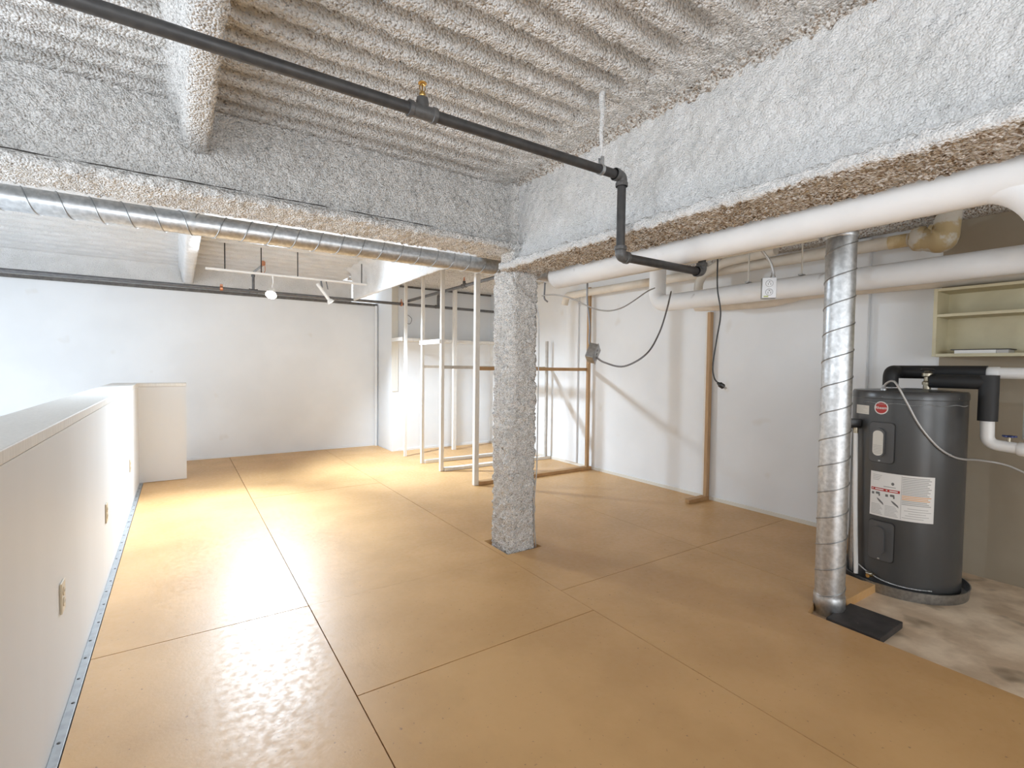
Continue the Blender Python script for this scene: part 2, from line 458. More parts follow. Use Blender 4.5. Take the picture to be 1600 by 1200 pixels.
# ---- ceiling: sprayed ribbed deck
def rib(Y, ph=0.0, pitch=0.1555):
    t = np.abs(((Y - ph) / pitch) % 1.0 - 0.5) * 2          # 0 in the groove .. 1 on the rib
    s = np.clip((t - 0.34) / 0.30, 0, 1); return 1 - s * s * (3 - 2 * s)   # 1 = groove
def deck_front(X, Y):
    e = np.clip((X - 1.70) / 0.13, 0, 1); e = e * e * (3 - 2 * e)
    r = rib(Y, 1.72) * (1 - e)
    P = np.stack([X, Y, X * 0 + 2.6], -1)
    return 2.622 + 0.068 * r + spray_noise(P, 0.014)
grid_z('ceiling', -1.6, 2.03, 205, -0.2, 3.02, 290, deck_front, 'spray_deck')
def deck_back(X, Y):
    P = np.stack([X, Y, X * 0 + 2.6], -1)
    e = np.clip((X - 1.80) / 0.2, 0, 1)
    return 2.63 + 0.085 * rib(Y, 1.72, 0.26) * (1 - e) + spray_noise(P, 0.006)
grid_z('ceiling', -2.6, 2.1, 120, 3.0, YB + 0.04, 420, deck_back, 'spray_fine')
def deck_right(X, Y): return 2.555 + 0.035 * rib(Y, 1.72)
grid_z('ceiling', 2.03, XR, 8, -0.5, YC, 520, deck_right, 'spray_deck')
def deck_flat(X, Y): return 2.66 + 0 * X
grid_z('ceiling', -5.0, -1.6, 3, -3.6, 3.0, 3, deck_flat, 'spray_deck')
grid_z('ceiling', -1.6, XR, 3, -3.6, -0.2, 3, deck_flat, 'spray_deck')
grid_z('ceiling', -5.0, -2.6, 3, 3.0, YB, 3, deck_flat, 'spray_deck')
struct(MB().box((-5.1, -3.7, 2.75), (XR + 0.1, YB + 0.1, 2.85)).build('ceiling', 'spray_deck'))

# ---- trims and baseboards
struct(MB().box((-0.374, -3.6, -0.03), (-0.3445, 6.735, 0.004), 0.001).build('trim_1', 'grey_trim'))
t1 = bpy.data.objects['trim_1']
sc_me = None
for k in range(26):
    y = 1.9 + k * 0.19 + random.uniform(-0.03, 0.03); x = -0.359 + random.uniform(-0.006, 0.006)
    if sc_me is None:
        so = MB().lathe([(0.006, 0.004), (0.006, 0.0055), (0.003, 0.0065)], (0, 0, 0), (0, 0, 1), 8).build('screw', 'outlet_dark', t1); sc_me = so.data
    else:
        so = bpy.data.objects.new('screw', sc_me); COL.objects.link(so); so.parent = t1
    so.location = (x, y, 0)
struct(MB().box((-5.0, YB - 0.02, 2.295), (2.71, YB + 0.02, 2.335)).build('trim_2', 'dark_trim'))
struct(MB().box((2.83, YC - 0.02, 2.535), (XR, YC, 2.56)).build('trim_3', 'dark_trim'))
struct(MB().tube([(2.685, YB - 0.03, 0.0), (2.685, YB - 0.03, 2.30)], 0.022, 10).build('trim_4', 'wall_paint', None, 60))
struct(MB().box((2.70, YC - 0.012, 0.93), (2.80, YC, 2.54)).build('trim_5', 'pvc_cream'))
struct(MB().box((XR - 0.012, 1.6, 0.0), (XR, YC, 0.035)).build('baseboard_right', 'pvc_cream'))
struct(MB().box((0.07, YB - 0.012, 0.0), (2.66, YB, 0.03)).build('baseboard_back', 'wall_paint'))
struct(MB().box((2.80, YC - 0.012, 0.0), (XR - 0.012, YC, 0.03)).build('baseboard_closet', 'wall_paint'))
struct(MB().box((XR - 0.045, 1.63, -0.04), (XR, 1.74, 2.36), 0.006).build('trim_6', 'wall_paint'))
struct(MB().box((XR - 0.03, 5.0, 0.036), (XR, 5.25, 2.36), 0.006).build('trim_7', 'wall_paint'))

# ================================================================== HALF WALL
hw = thing('half_wall', (-0.49, 3.0, -0.3), 'low white painted half wall with flat cap along the left floor edge', 'half wall')
MB().box((-0.60, -3.6, -0.29), (-0.375, 6.95, 1.065)).build('wall_body', 'half_wall_paint', hw)
MB().box((-0.375, 6.74, 0.003), (0.06, 6.95, 1.062)).build('return_wall', 'half_wall_paint', hw)
MB().box((-0.605, -3.6, 1.066), (-0.374, 6.735, 1.106), 0.004).build('cap', 'wood_white', hw)
MB().box((-0.605, 6.737, 1.064), (0.066, 6.957, 1.10), 0.003).build('cap', 'wood_white', hw)
for i, (y, zc, lab) in enumerate(((2.445, 0.450, 'almond wall outlet on half wall nearest the front'),
                                  (3.79, 0.424, 'almond wall outlet on half wall, middle one of three'),
                                  (5.51, 0.412, 'almond wall outlet on half wall, farthest, near the corner'))):
    t = thing('wall_outlet', (-0.3745, y, zc - 0.057), lab, 'outlet', 'outlets on the half wall')
    MB().box((-0.3745, y - 0.035, zc - 0.057), (-0.368, y + 0.035, zc + 0.057), 0.002).build('cover_plate', 'outlet_almond', t)
    for s in (-1, 1):
        r_ = MB().lathe([(0.017, 0), (0.017, 0.002), (0.016, 0.003)], (-0.3682, y, zc + s * 0.02), (1, 0, 0), 20).build('receptacle', 'outlet_almond', t)
        MB().box((-0.3653, y - 0.007, zc + s * 0.02 - 0.004), (-0.3648, y - 0.005, zc + s * 0.02 + 0.006)).box((-0.3653, y + 0.005, zc + s * 0.02 - 0.004), (-0.3648, y + 0.007, zc + s * 0.02 + 0.006)).build('slots', 'outlet_dark', r_)

# ================================================================== BEAMS AND COLUMN
rb = thing('steel_beam', (2.015, 1.0, 1.999), 'deep beam coated in rough white sprayed fireproofing above the white pipe', 'beam')
sprayed('beam_coating', [(1.995, 2.66), (1.995, 2.06), (1.853, 2.05), (1.853, 2.0), (2.175, 2.0), (2.175, 2.05), (2.05, 2.06), (2.05, 2.66)],
        'y', -1.6, 2.93, 0.013, 0.018, ['spray_fine', 'spray_bare'], rb, under=lambda p: p[2] < 2.018 and p[0] > 1.87)
# ragged bead of coating where web meets deck
sprayed('coating_bead', [(1.93, 2.63), (1.985, 2.60), (2.01, 2.58)], 'y', -1.6, 2.95, 0.012, 0.022, ['spray_bare'], rb, sign=-1)
lb = thing('steel_beam', (0.0, 3.015, 2.143), 'beam in grey-white sprayed fireproofing running left above the long spiral duct', 'beam')
sprayed('beam_coating', [(2.99, 2.66), (2.99, 2.20), (2.852, 2.19), (2.852, 2.145), (3.175, 2.145), (3.175, 2.19), (3.05, 2.20), (3.05, 2.66)],
        'x', -2.6, 1.99, 0.013, 0.019, ['spray'], lb)
for xa, xb in ((-2.6, -0.42), (-0.36, 0.30), (0.34, 0.71), (0.78, 1.36)):
    n_ = int((xb - xa) / 0.05) + 2
    pts = [(xa + (xb - xa) * i / (n_ - 1), 2.872, 2.2045 + random.uniform(-0.0015, 0.0015)) for i in range(n_)]
    MB().tube(pts, [0.0005] + [random.uniform(0.0015, 0.0034) for _ in range(n_ - 2)] + [0.0005], 6).build('coating_crack', 'dark_void', lb, 179)
jf = thing('joist', (0.09, 1.0, 2.39), 'sprayed white joist crossing the front ceiling bay at left', 'joist')
sprayed('joist_coating', [(-0.05, 2.66), (0.0, 2.56), (0.035, 2.40), (0.05, 2.39), (0.132, 2.39), (0.135, 2.40), (0.135, 2.66)],
        'y', -1.5, 2.99, 0.015, 0.012, ['spray'], jf)
jb = thing('joist', (0.11, 5.5, 2.40), 'sprayed white joist crossing the far ceiling bay behind the spiral duct', 'joist')
sprayed('joist_coating', [(0.0, 2.66), (0.03, 2.55), (0.055, 2.41), (0.07, 2.40), (0.162, 2.40), (0.166, 2.41), (0.166, 2.66)],
        'y', 3.06, 8.0, 0.022, 0.010, ['spray_fine'], jb)
rj = thing('steel_beam', (2.1, 5.5, 2.21), 'smooth white coated beam behind the column above the stud frames', 'beam')
sprayed('beam_coating', [(1.90, 2.64), (1.97, 2.58), (2.0, 2.45), (2.0, 2.225), (2.005, 2.214), (2.03, 2.214), (2.036, 2.225), (2.036, 2.66)],
        'y', 3.12, 6.9, 0.02, 0.010, ['spray_fine'], rj)
wb = thing('steel_beam', (4.40, 3.0, 2.37), 'taupe sprayed beam along the top of right wall behind pipes', 'beam')
sprayed('beam_coating', [(4.36, 2.56), (4.36, 2.385), (4.375, 2.37), (4.465, 2.37)], 'y', -1.0, 3.4, 0.02, 0.010, ['spray_bare'], wb)

cl = thing('column', (2.06, 2.995, -0.05), 'square column coated in rough sprayed fireproofing in mid room', 'column')
def rrect(x0, x1, y0, y1, c=0.02):
    return [(x0 + c, y0), (x1 - c, y0), (x1, y0 + c), (x1, y1 - c), (x1 - c, y1), (x0 + c, y1), (x0, y1 - c), (x0, y0 + c)]
sprayed('shaft', rrect(1.948, 2.172, 2.88, 3.145), 'z', -0.049, 2.02, 0.010, 0.022, ['spray'], cl, closed=True, caps=True)
sprayed('head', rrect(1.955, 2.09, 2.885, 3.08), 'z', 2.0, 2.64, 0.014, 0.014, ['spray'], cl, closed=True, caps=True)
MB().lathe([(0.012, 0), (0.018, 0.006), (0.014, 0.014), (0.004, 0.018)], (1.952, 3.0, 0.86), (-1, 0, 0), 10).build('coating_lump', 'spray', cl, 179)

# ================================================================== DUCTS
def duct_section(parent, c0, axis, R, L, pitch, hand, ph, mat='galvanised'):
    ax = Vector(axis)
    s_ = MB().tube([Vector(c0) + ax * (L * i / 4) for i in range(5)], R, 40).build('duct_section', mat, parent, 40)
    MB().tube(helix(c0, axis, R + 0.0008, L, pitch, hand, ph), 0.0034, 6).build('spiral_seam', 'galvanised_dark', s_, 179)
    return s_
hd = thing('spiral_duct', (0.0, 3.42, 2.07), 'long horizontal galvanised spiral duct hanging under the left beam', 'duct')
duct_section(hd, (-2.6, 3.42, 2.132), (1, 0, 0), 0.0622, 2.68, 0.130, 1, 0.6)
duct_section(hd, (0.08, 3.42, 2.132), (1, 0, 0), 0.062, 2.72, 0.138, -1, 2.1)
MB().tube([(0.072, 3.42, 2.132), (0.088, 3.42, 2.132)], 0.064, 40).build('joint_ring', 'galvanised', hd, 40)
vd = thing('spiral_duct', (3.045, 1.262, -0.05), 'upright galvanised spiral duct standing in a floor cut-out beside the heater', 'duct')
duct_section(vd, (3.045, 1.262, 0.035), (0, 0, 1), 0.0735, 2.05, 0.148, 1, 1.0)
MB().lathe([(0.066, -0.049), (0.070, -0.02), (0.078, 0.0), (0.0785, 0.055), (0.0765, 0.06), (0.0765, 0.066), (0.074, 0.066)], (3.045, 1.262, 0), (0, 0, 1), 40).build('base_collar', 'galvanised', vd, 40)
MB().lathe([(0.0745, 2.06), (0.0775, 2.065), (0.0775, 2.085), (0.0745, 2.09)], (3.045, 1.262, 0), (0, 0, 1), 40).build('top_collar', 'galvanised', vd, 40)
MB().tube(fillet([(3.045, 1.262, 2.08), (3.045, 1.262, 2.29), (3.045, 1.55, 2.29)], 0.13, 10), 0.073, 36).build('elbow', 'galvanised_dark', vd, 50)

# ================================================================== SPRINKLER PIPES
def tee_fit(mb, c, axis, r, l):
    a = Vector(axis)
    mb.lathe([(r * 1.22, -l), (r * 1.38, -l), (r * 1.38, -l * 0.72), (r * 1.22, -l * 0.68), (r * 1.22, l * 0.68), (r * 1.38, l * 0.72), (r * 1.38, l), (r * 1.22, l)], c, axis, 24)
    return mb
def elbow_fit(mb, c, d1, d2, r, l):
    c = Vector(c); d1 = Vector(d1); d2 = Vector(d2)
    mb.tube(fillet([c + d1 * l, c, c + d2 * l], l * 0.95, 8), r * 1.25, 20)
    for d in (d1, d2):
        mb.lathe([(r * 1.25, l * 0.6), (r * 1.42, l * 0.66), (r * 1.42, l), (r * 1.1, l)], c, d, 20)
    return mb
R1 = 0.0212; YP = 1.725; ZU = 2.265; ZL = 1.876
sp1 = thing('sprinkler_pipe', (0.5, YP, ZL), 'black iron sprinkler pipe crossing the front ceiling and stepping down under beam', 'pipe')
MB().tube([(-2.6, YP, ZU), (1.78, YP, ZU)], R1, 24).build('upper_pipe', 'black_iron', sp1, 40)
MB().tube([(1.80, YP, ZU - 0.02), (1.80, YP, ZL + 0.02)], R1, 24).build('drop_pipe', 'black_iron', sp1, 40)
MB().tube([(1.82, YP, ZL), (2.43, YP, ZL)], R1, 24).build('lower_pipe', 'black_iron', sp1, 40)
MB().tube([(2.452, YP, ZL + 0.02), (2.452, YP, 2.40)], R1, 24).build('riser_pipe', 'black_iron', sp1, 40)
elbow_fit(MB(), (1.80, YP, ZU), (-1, 0, 0), (0, 0, -1), R1, 0.05).build('elbow', 'fitting_iron', sp1, 45)
elbow_fit(MB(), (1.80, YP, ZL), (0, 0, 1), (1, 0, 0), R1, 0.05).build('elbow', 'fitting_iron', sp1, 45)
elbow_fit(MB(), (2.452, YP, ZL), (-1, 0, 0), (0, 0, 1), R1, 0.05).build('elbow', 'fitting_iron', sp1, 45)
tm = tee_fit(MB(), (0.753, YP, ZU), (1, 0, 0), R1, 0.055)
tm.lathe([(0.024, 0.0), (0.024, 0.035), (0.021, 0.05), (0.013, 0.056)], (0.753, YP, ZU), (0, 0, 1), 20)
tee = tm.build('tee', 'fitting_iron', sp1, 40)
hdm = MB().lathe([(0.010, 0.055), (0.012, 0.06), (0.012, 0.068), (0.007, 0.07), (0.007, 0.074)], (0.753, YP, ZU), (0, 0, 1), 14)
for s in (-1, 1):
    hdm.tube([(0.753 + s * 0.006, YP, ZU + 0.072), (0.753 + s * 0.011, YP, ZU + 0.085), (0.753 + s * 0.009, YP, ZU + 0.098), (0.753, YP, ZU + 0.104)], 0.0022, 6)
hdm.tube([(0.753, YP, ZU + 0.074), (0.753, YP, ZU + 0.1)], 0.0028, 8)
hdm.lathe([(0.004, 0.103), (0.0155, 0.103), (0.016, 0.106), (0.004, 0.107)], (0.753, YP, ZU), (0, 0, 1), 16)
hdm.build('sprinkler_head', 'brass', tee, 40)
rod = [(1.66 + 0.004 * math.sin(i * 1.7), YP, ZU + 0.05 + i * 0.042) for i in range(9)]
MB().tube(rod, [0.006, 0.007, 0.009, 0.010, 0.012, 0.011, 0.013, 0.014, 0.016], 10).build('hanger_rod', 'spray_fine', sp1, 179)
cm = MB().lathe([(R1 * 1.04, -0.009), (R1 * 1.18, -0.009), (R1 * 1.18, 0.009), (R1 * 1.04, 0.009)], (1.66, YP, ZU), (1, 0, 0), 24)
cm.box((1.652, YP - 0.012, ZU + R1), (1.668, YP - 0.008, ZU + 0.06)).box((1.652, YP + 0.008, ZU + R1), (1.668, YP + 0.012, ZU + 0.055))
cm.build('clamp', 'steel', sp1, 40)

R2 = 0.021
sp2 = thing('sprinkler_pipe', (0.0, 7.15, 2.24), 'grey sprinkler pipe along the top of the far back wall', 'pipe')
MB().tube([(-4.9, 7.15, 2.265), (XR - 0.02, 7.15, 2.258)], R2, 16).build('main_pipe', 'grey_iron', sp2, 40)
tee_fit(MB(), (0.80, 7.15, 2.265), (1, 0, 0), R2, 0.05).tube([(0.80, 7.15, 2.27), (0.80, 7.15, 2.47)], 0.016, 14).lathe([(0.02, 0.18), (0.022, 0.185), (0.022, 0.21), (0.017, 0.21)], (0.80, 7.15, 2.265), (0, 0, 1), 14).build('tee', 'grey_iron', sp2, 40)
arm = MB().tube(fillet([(0.80, 7.15, 2.47), (0.80, 7.15, 2.50), (0.86, 6.85, 2.545)], 0.03), 0.014, 12).build('branch_arm', 'steel', sp2, 60)
hm = MB().lathe([(0.015, -0.02), (0.026, -0.012), (0.026, 0.03), (0.012, 0.04)], (0.87, 6.80, 2.56), (0, 0, 1), 14)
for s in (-1, 1): hm.tube([(0.87 + s * 0.02, 6.80, 2.54), (0.87 + s * 0.022, 6.80, 2.48), (0.87 + s * 0.008, 6.80, 2.45)], 0.004, 6)
hm.lathe([(0.004, -0.118), (0.022, -0.116), (0.022, -0.112), (0.004, -0.11)], (0.87, 6.80, 2.56), (0, 0, 1), 14)
hm.build('sprinkler_head', 'copper', arm, 40)
MB().lathe([(R2 * 1.3, -0.016), (R2 * 1.45, -0.016), (R2 * 1.45, 0.016), (R2 * 1.3, 0.016)], (0.445, 7.15, 2.265), (1, 0, 0), 16).box((0.43, 7.14, 2.29), (0.46, 7.16, 2.315)).build('clip', 'copper', sp2, 40)
MB().lathe([(R2 * 1.1, -0.012), (R2 * 1.7, -0.012), (R2 * 1.7, 0.012), (R2 * 1.1, 0.012)], (2.795, 7.15, 2.262), (1, 0, 0), 18).tube([(2.795, 7.15, 2.30), (2.795, 7.15, 2.33)], 0.008, 8).build('ring_clamp', 'copper', sp2, 40)
tee_fit(MB(), (3.41, 7.15, 2.262), (1, 0, 0), R2, 0.05).tube(fillet([(3.41, 7.15, 2.27), (3.41, 7.15, 2.45), (3.41, 7.05, 2.45)], 0.05), 0.024, 14).build('riser', 'grey_iron', sp2, 50)
sp3 = thing('sprinkler_pipe', (2.95, 5.4, 2.31), 'short grey sprinkler branch pipe under the closet ceiling between studs', 'pipe')
MB().tube([(2.95, 3.6, 2.33), (2.95, 7.28, 2.33)], 0.020, 14).build('branch_pipe', 'grey_iron', sp3, 40)
t3 = tee_fit(MB(), (2.95, 5.45, 2.33), (0, 1, 0), 0.02, 0.05).tube([(2.95, 5.45, 2.33), (2.95, 5.45, 2.39)], 0.018, 12).build('tee', 'fitting_iron', sp3, 40)
MB().lathe([(0.010, 0.0), (0.012, 0.02), (0.006, 0.03), (0.006, 0.04), (0.016, 0.042), (0.004, 0.046)], (2.95, 5.45, 2.39), (0, 0, 1), 12).build('sprinkler_head', 'copper', t3, 40)

# ================================================================== WHITE AND CREAM PIPES, RIGHT BAY
w1 = thing('insulated_pipe', (2.30, 1.0, 1.906), 'thick white wrapped pipe tight under the right beam', 'pipe')
MB().tube([(2.30, 2.80, 1.991), (2.30, 0.40, 1.991), (2.30, -1.6, 1.991)], 0.085, 32).build('pipe_run', 'pipe_wrap', w1, 40)
MB().lathe([(0.085, 0.0), (0.083, 0.03), (0.062, 0.06), (0.03, 0.075)], (2.30, 2.80, 1.991), (0, 1, 0), 32).build('end_cap', 'pipe_wrap', w1, 179)
MB().tube(fillet([(2.30, 0.66, 1.985), (2.30, 0.42, 1.97), (2.34, 0.27, 1.70), (2.36, -0.05, 1.2)], 0.16, 10), 0.066, 24).build('down_branch', 'pipe_wrap', w1, 50)
P2x, P2z, P2r = 3.90, 1.962, 0.079
w2 = thing('insulated_pipe', (P2x, 1.5, P2z - P2r), 'white wrapped pipe with upturned elbow crossing behind the upright duct', 'pipe')
MB().tube(fillet([(P2x, 3.235, 2.50), (P2x, 3.235, P2z), (P2x, -1.4, P2z)], 0.12, 10), P2r, 28).build('pipe_run', 'pipe_wrap', w2, 50)
w3 = thing('insulated_pipe', (4.25, 3.0, 2.22), 'cream painted pipe high along the right wall ending in a taped joint', 'pipe')
MB().tube([(4.25, 4.93, 2.272), (4.25, 1.28, 2.252)], 0.045, 22).build('pipe_run', 'pipe_cream', w3, 40)
MB().tube(fillet([(4.25, 4.92, 2.272), (4.25, 5.02, 2.272), (4.25, 5.06, 2.16)], 0.05), 0.045, 20).build('end_elbow', 'pipe_cream', w3, 50)
MB().lathe([(0.046, -0.05), (0.047, 0.06)], (4.25, 1.39, 2.252), (0, 1, 0), 22).build('tape_band', 'foil_tape', w3, 40)
# bulky taped joint
jm = MB()
jm.lathe([(0.045, -0.02), (0.075, 0.0), (0.085, 0.04), (0.078, 0.07), (0.05, 0.08)], (4.25, 1.31, 2.245), (0, -1, 0), 20)
jm.tube(fillet([(4.25, 1.26, 2.24), (4.25, 1.15, 2.22), (4.25, 1.11, 2.42)], 0.1, 8), [0.075, 0.085, 0.095, 0.10, 0.105, 0.105, 0.10, 0.092, 0.085, 0.08, 0.06, 0.05][:11], 20)
jm.build('taped_joint', 'bandage', w3, 60)
w4 = thing('insulated_pipe', (4.33, 2.0, 1.87), 'slim cream pipe below the white pipe on right wall', 'pipe')
MB().tube(spline([(4.33, 3.10, 1.955), (4.33, 2.95, 1.945), (4.33, 2.4, 1.925), (4.33, 2.15, 1.95), (4.33, 1.95, 1.962), (4.33, 0.5, 1.94), (4.33, -1.2, 1.93)], 6), 0.045, 18).build('pipe_run', 'pipe_cream', w4, 60)
w5 = thing('insulated_pipe', (2.62, 2.0, 1.98), 'cream wrapped pipe bound with wire loops behind the thick white pipe', 'pipe')
MB().tube([(2.62, 2.9, 2.045), (2.62, 1.22, 2.045)], 0.058, 22).build('pipe_run', 'pipe_cream', w5, 40)
for i in range(9):
    y = 2.8 - i * 0.18
    MB().tube(helix((2.62, y, 2.045), (0, 1, 0), 0.060, 0.05, 0.05, 1, 0.0, 20), 0.003, 5).build('wire_loop', 'cable_grey', w5, 179)
MB().tube([(2.60, 2.85, 1.985), (2.64, 1.2, 1.984)], 0.009, 8).build('conduit', 'pvc_cream', w5, 60)
w6 = thing('insulated_pipe', (4.10, 2.85, 1.95), 'short upright cream pipe behind the elbow of white pipe', 'pipe')
MB().tube(fillet([(4.12, 2.93, 2.0), (4.12, 2.93, 2.20), (4.12, 2.7, 2.30), (4.12, 2.2, 2.32)], 0.1), 0.04, 18).build('pipe_run', 'pipe_cream', w6, 60)
for i, (y, lab) in enumerate(((2.30, 'thin hanger rod beside the hanging outlet box'), (1.88, 'thin hanger rod nearer the upright duct'))):
    t = thing('hanger', (P2x, y, P2z + P2r), lab + ' holding white pipe', 'hanger', 'pipe hangers')
    MB().tube([(P2x, y, P2z + P2r + 0.001), (P2x, y, 2.56)], 0.006, 8).build('rod', 'pvc_cream', t, 60)
    MB().box((P2x - 0.03, y - 0.015, P2z + P2r + 0.0005), (P2x + 0.03, y + 0.015, P2z + P2r + 0.012), 0.003).build('bracket', 'steel', t)

# ================================================================== TRACK LIGHTS
tr = thing('light_track', (1.2, 6.3, 2.345), 'white ceiling light track hung on thin black rods near the back wall', 'light track')
MB().box((0.245, 6.285, 2.345), (2.0, 6.315, 2.368), 0.003).build('track', 'white_enamel', tr)
for x in (0.427, 0.787, 1.175, 1.933):
    MB().tube([(x, 6.3, 2.368), (x, 6.3, 2.66)], 0.006, 8).build('rod', 'black_plastic', tr, 60)
def spot_light(name, pos, aim, power, spread, blend, size=0.03, colr=(0.74, 0.87, 1.0)):
    l = bpy.data.lights.new(name, 'SPOT'); l.energy = power; l.spot_size = math.radians(spread); l.spot_blend = blend
    l.shadow_soft_size = size; l.color = colr
    o = bpy.data.objects.new(name, l); COL.objects.link(o)
    d = (Vector(aim) - Vector(pos)); o.location = pos; o.rotation_euler = d.to_track_quat('-Z', 'Y').to_euler()
    return o
# lit lamp, aimed down toward the half wall
LP = Vector((0.875, 6.20, 2.12)); LA = Vector((0.0, 4.45, 0.0)); ld = (LA - LP).normalized()
s1 = thing('spotlight', (0.90, 6.3, 2.1), 'lit white spotlight on the light track, glaring toward the room', 'spotlight', 'track spotlights')
MB().tube(spline([(0.905, 6.3, 2.345), (0.912, 6.31, 2.28), (0.90, 6.29, 2.22), tuple(LP - ld * 0.09)], 6), 0.008, 10).build('arm', 'white_enamel', s1, 60)
MB().lathe([(0.012, -0.10), (0.026, -0.09), (0.032, -0.05), (0.058, 0.0), (0.060, 0.01), (0.054, 0.008), (0.026, -0.04), (0.0, -0.05)], LP, ld, 24).build('lamp_shade', 'white_enamel', s1, 50)
MB().lathe([(0.0, 0.026), (0.022, 0.022), (0.042, 0.014), (0.051, 0.004), (0.034, -0.02), (0.0, -0.03)][::-1], LP, ld, 24).build('lamp_bulb', 'bulb', s1, 179)
LL = LP + ld * 0.06
a1 = spot_light('spotlight_beam', LL, LA, 370, 80, 1.0)
p1o = spot_light('spotlight_spill', LL, (1.1, 3.0, 0.2), 92, 168, 0.5, 0.04)
# second lamp, tilted to the stud frames
L2 = Vector((1.55, 6.29, 2.10)); A2 = Vector((3.0, 6.15, 0.1)); l2 = (A2 - L2).normalized()
s2 = thing('spotlight', (1.43, 6.3, 2.05), 'white tubular track spotlight tilted toward the stud frames', 'spotlight', 'track spotlights')
MB().tube([(1.44, 6.3, 2.345), (1.45, 6.3, 2.26)], 0.010, 10).tube([(1.50, 6.3, 2.345), (1.52, 6.3, 2.25)], 0.006, 8).build('arm', 'grey_iron', s2, 60)
MB().tube([tuple(L2 - l2 * 0.26), tuple(L2 - l2 * 0.03)], 0.020, 16).build('lamp_body', 'white_enamel', s2, 40)
MB().lathe([(0.020, -0.035), (0.034, -0.02), (0.046, 0.01), (0.043, 0.012), (0.018, -0.025)], L2, l2, 22).build('lamp_shade', 'white_enamel', s2, 50)
MB().lathe([(0.0, -0.024), (0.030, -0.01), (0.036, 0.004), (0.02, 0.010), (0.0, 0.012)], L2, l2, 20).build('lamp_bulb', 'bulb', s2, 179)
a2 = spot_light('spotlight_beam', L2 + l2 * 0.05, A2, 270, 108, 1.0)

# ================================================================== STUD FRAMES AND SHELF
def stud(parent, name, a, b, mat): return MB().box(a, b, 0.0015).build(name, mat, parent)
XS = 2.705
fD = thing('stud_frame', (3.5, 4.75, 0), 'raw wood partition frame, nearest of three, with one white front stud', 'stud frame', 'closet stud frames')
stud(fD, 'stud', (XS, 4.725, 0.002), (XS + 0.055, 4.775, 2.55), 'wood_white')
stud(fD, 'stud', (4.375, 4.715, 0.04), (4.415, 4.755, 2.36), 'wood_raw_up')
stud(fD, 'bottom_plate', (XS + 0.056, 4.71, 0.002), (4.455, 4.79, 0.04), 'wood_raw')
stud(fD, 'mid_rail', (XS + 0.056, 4.74, 1.285), (4.375, 4.775, 1.325), 'wood_raw')
fC = thing('stud_frame', (3.5, 5.61, 0), 'white painted partition frame, middle of three, with grey rear stud', 'stud frame', 'closet stud frames')
stud(fC, 'stud', (XS + 0.004, 5.59, 0.002), (XS + 0.05, 5.635, 2.55), 'wood_white')
stud(fC, 'stud', (4.36, 5.57, 0.04), (4.395, 5.605, 1.70), 'wood_greyed')
stud(fC, 'bottom_plate', (XS + 0.056, 5.57, 0.002), (4.455, 5.65, 0.04), 'wood_white')
stud(fC, 'mid_rail', (XS + 0.056, 5.60, 1.295), (4.36, 5.635, 1.335), 'wood_greyed')
fB = thing('stud_frame', (3.5, 6.2, 0), 'white painted partition frame, farthest of three, with slim front stud', 'stud frame', 'closet stud frames')
stud(fB, 'stud', (XS + 0.005, 6.18, 0.002), (XS + 0.044, 6.22, 2.55), 'wood_white')
stud(fB, 'bottom_plate', (XS + 0.051, 6.16, 0.002), (4.455, 6.24, 0.04), 'wood_white')
stud(fB, 'mid_rail', (XS + 0.051, 6.19, 1.30), (4.36, 6.22, 1.335), 'wood_white')
for nm_, x0, y0, x1, y1, z0, z1, lab in (
        ('wood_stud', XS + 0.005, 6.785, XS + 0.043, 6.825, 0.002, 2.55, 'white stud standing alone nearest the closet corner'),
        ('wood_stud', 3.575, 6.93, 3.63, 6.985, 0.002, 2.55, 'white stud standing inside the closet through its shelf'),
        ('wood_stud', 3.66, 5.98, 3.70, 6.02, 1.76, 2.55, 'short white stud hanging above the closet shelf')):
    if z0 > 1: continue
    tag(MB().box((x0, y0, z0), (x1, y1, z1), 0.0015).build(nm_, 'wood_white'), lab, 'stud', 'loose closet studs')
sh = thing('closet_shelf', (3.5, 7.0, 1.70), 'white painted closet shelf along the back corner wall', 'shelf')
MB().box((2.70, 6.99, 1.702), (4.45, 7.285, 1.722)).build('board', 'wood_white', sh)
MB().box((2.685, 6.84, 1.69), (2.70, 7.285, 1.745), 0.001).build('end_cleat', 'wood_white', sh)
MB().box((2.70, 6.985, 1.70), (3.57, 6.99, 1.74)).box((3.635, 6.985, 1.70), (4.45, 6.99, 1.74)).build('front_edge', 'wood_white', sh)
rl = tag(MB().box((2.69, 5.60, 1.61), (2.704, 6.225, 1.665), 0.001).build('cross_rail', 'wood_white'),
         'white board nailed across two stud frames at shelf height', 'rail')
# propped stud on the right wall
ps = thing('wall_stud', (4.45, 3.0, 0), 'raw wood stud fixed upright on right wall with a foot block', 'stud')
stud(ps, 'stud', (4.405, 2.985, 0.04), (4.455, 3.02, 1.90), 'wood_raw_up')
stud(ps, 'side_face', (4.42, 3.0205, 0.04), (4.455, 3.05, 1.90), 'wood_white')
MB().prism([(4.13, 2.985), (4.455, 2.985), (4.455, 3.05), (4.16, 3.05)], 0.002, 0.038).build('foot_plate', 'wood_raw', ps)

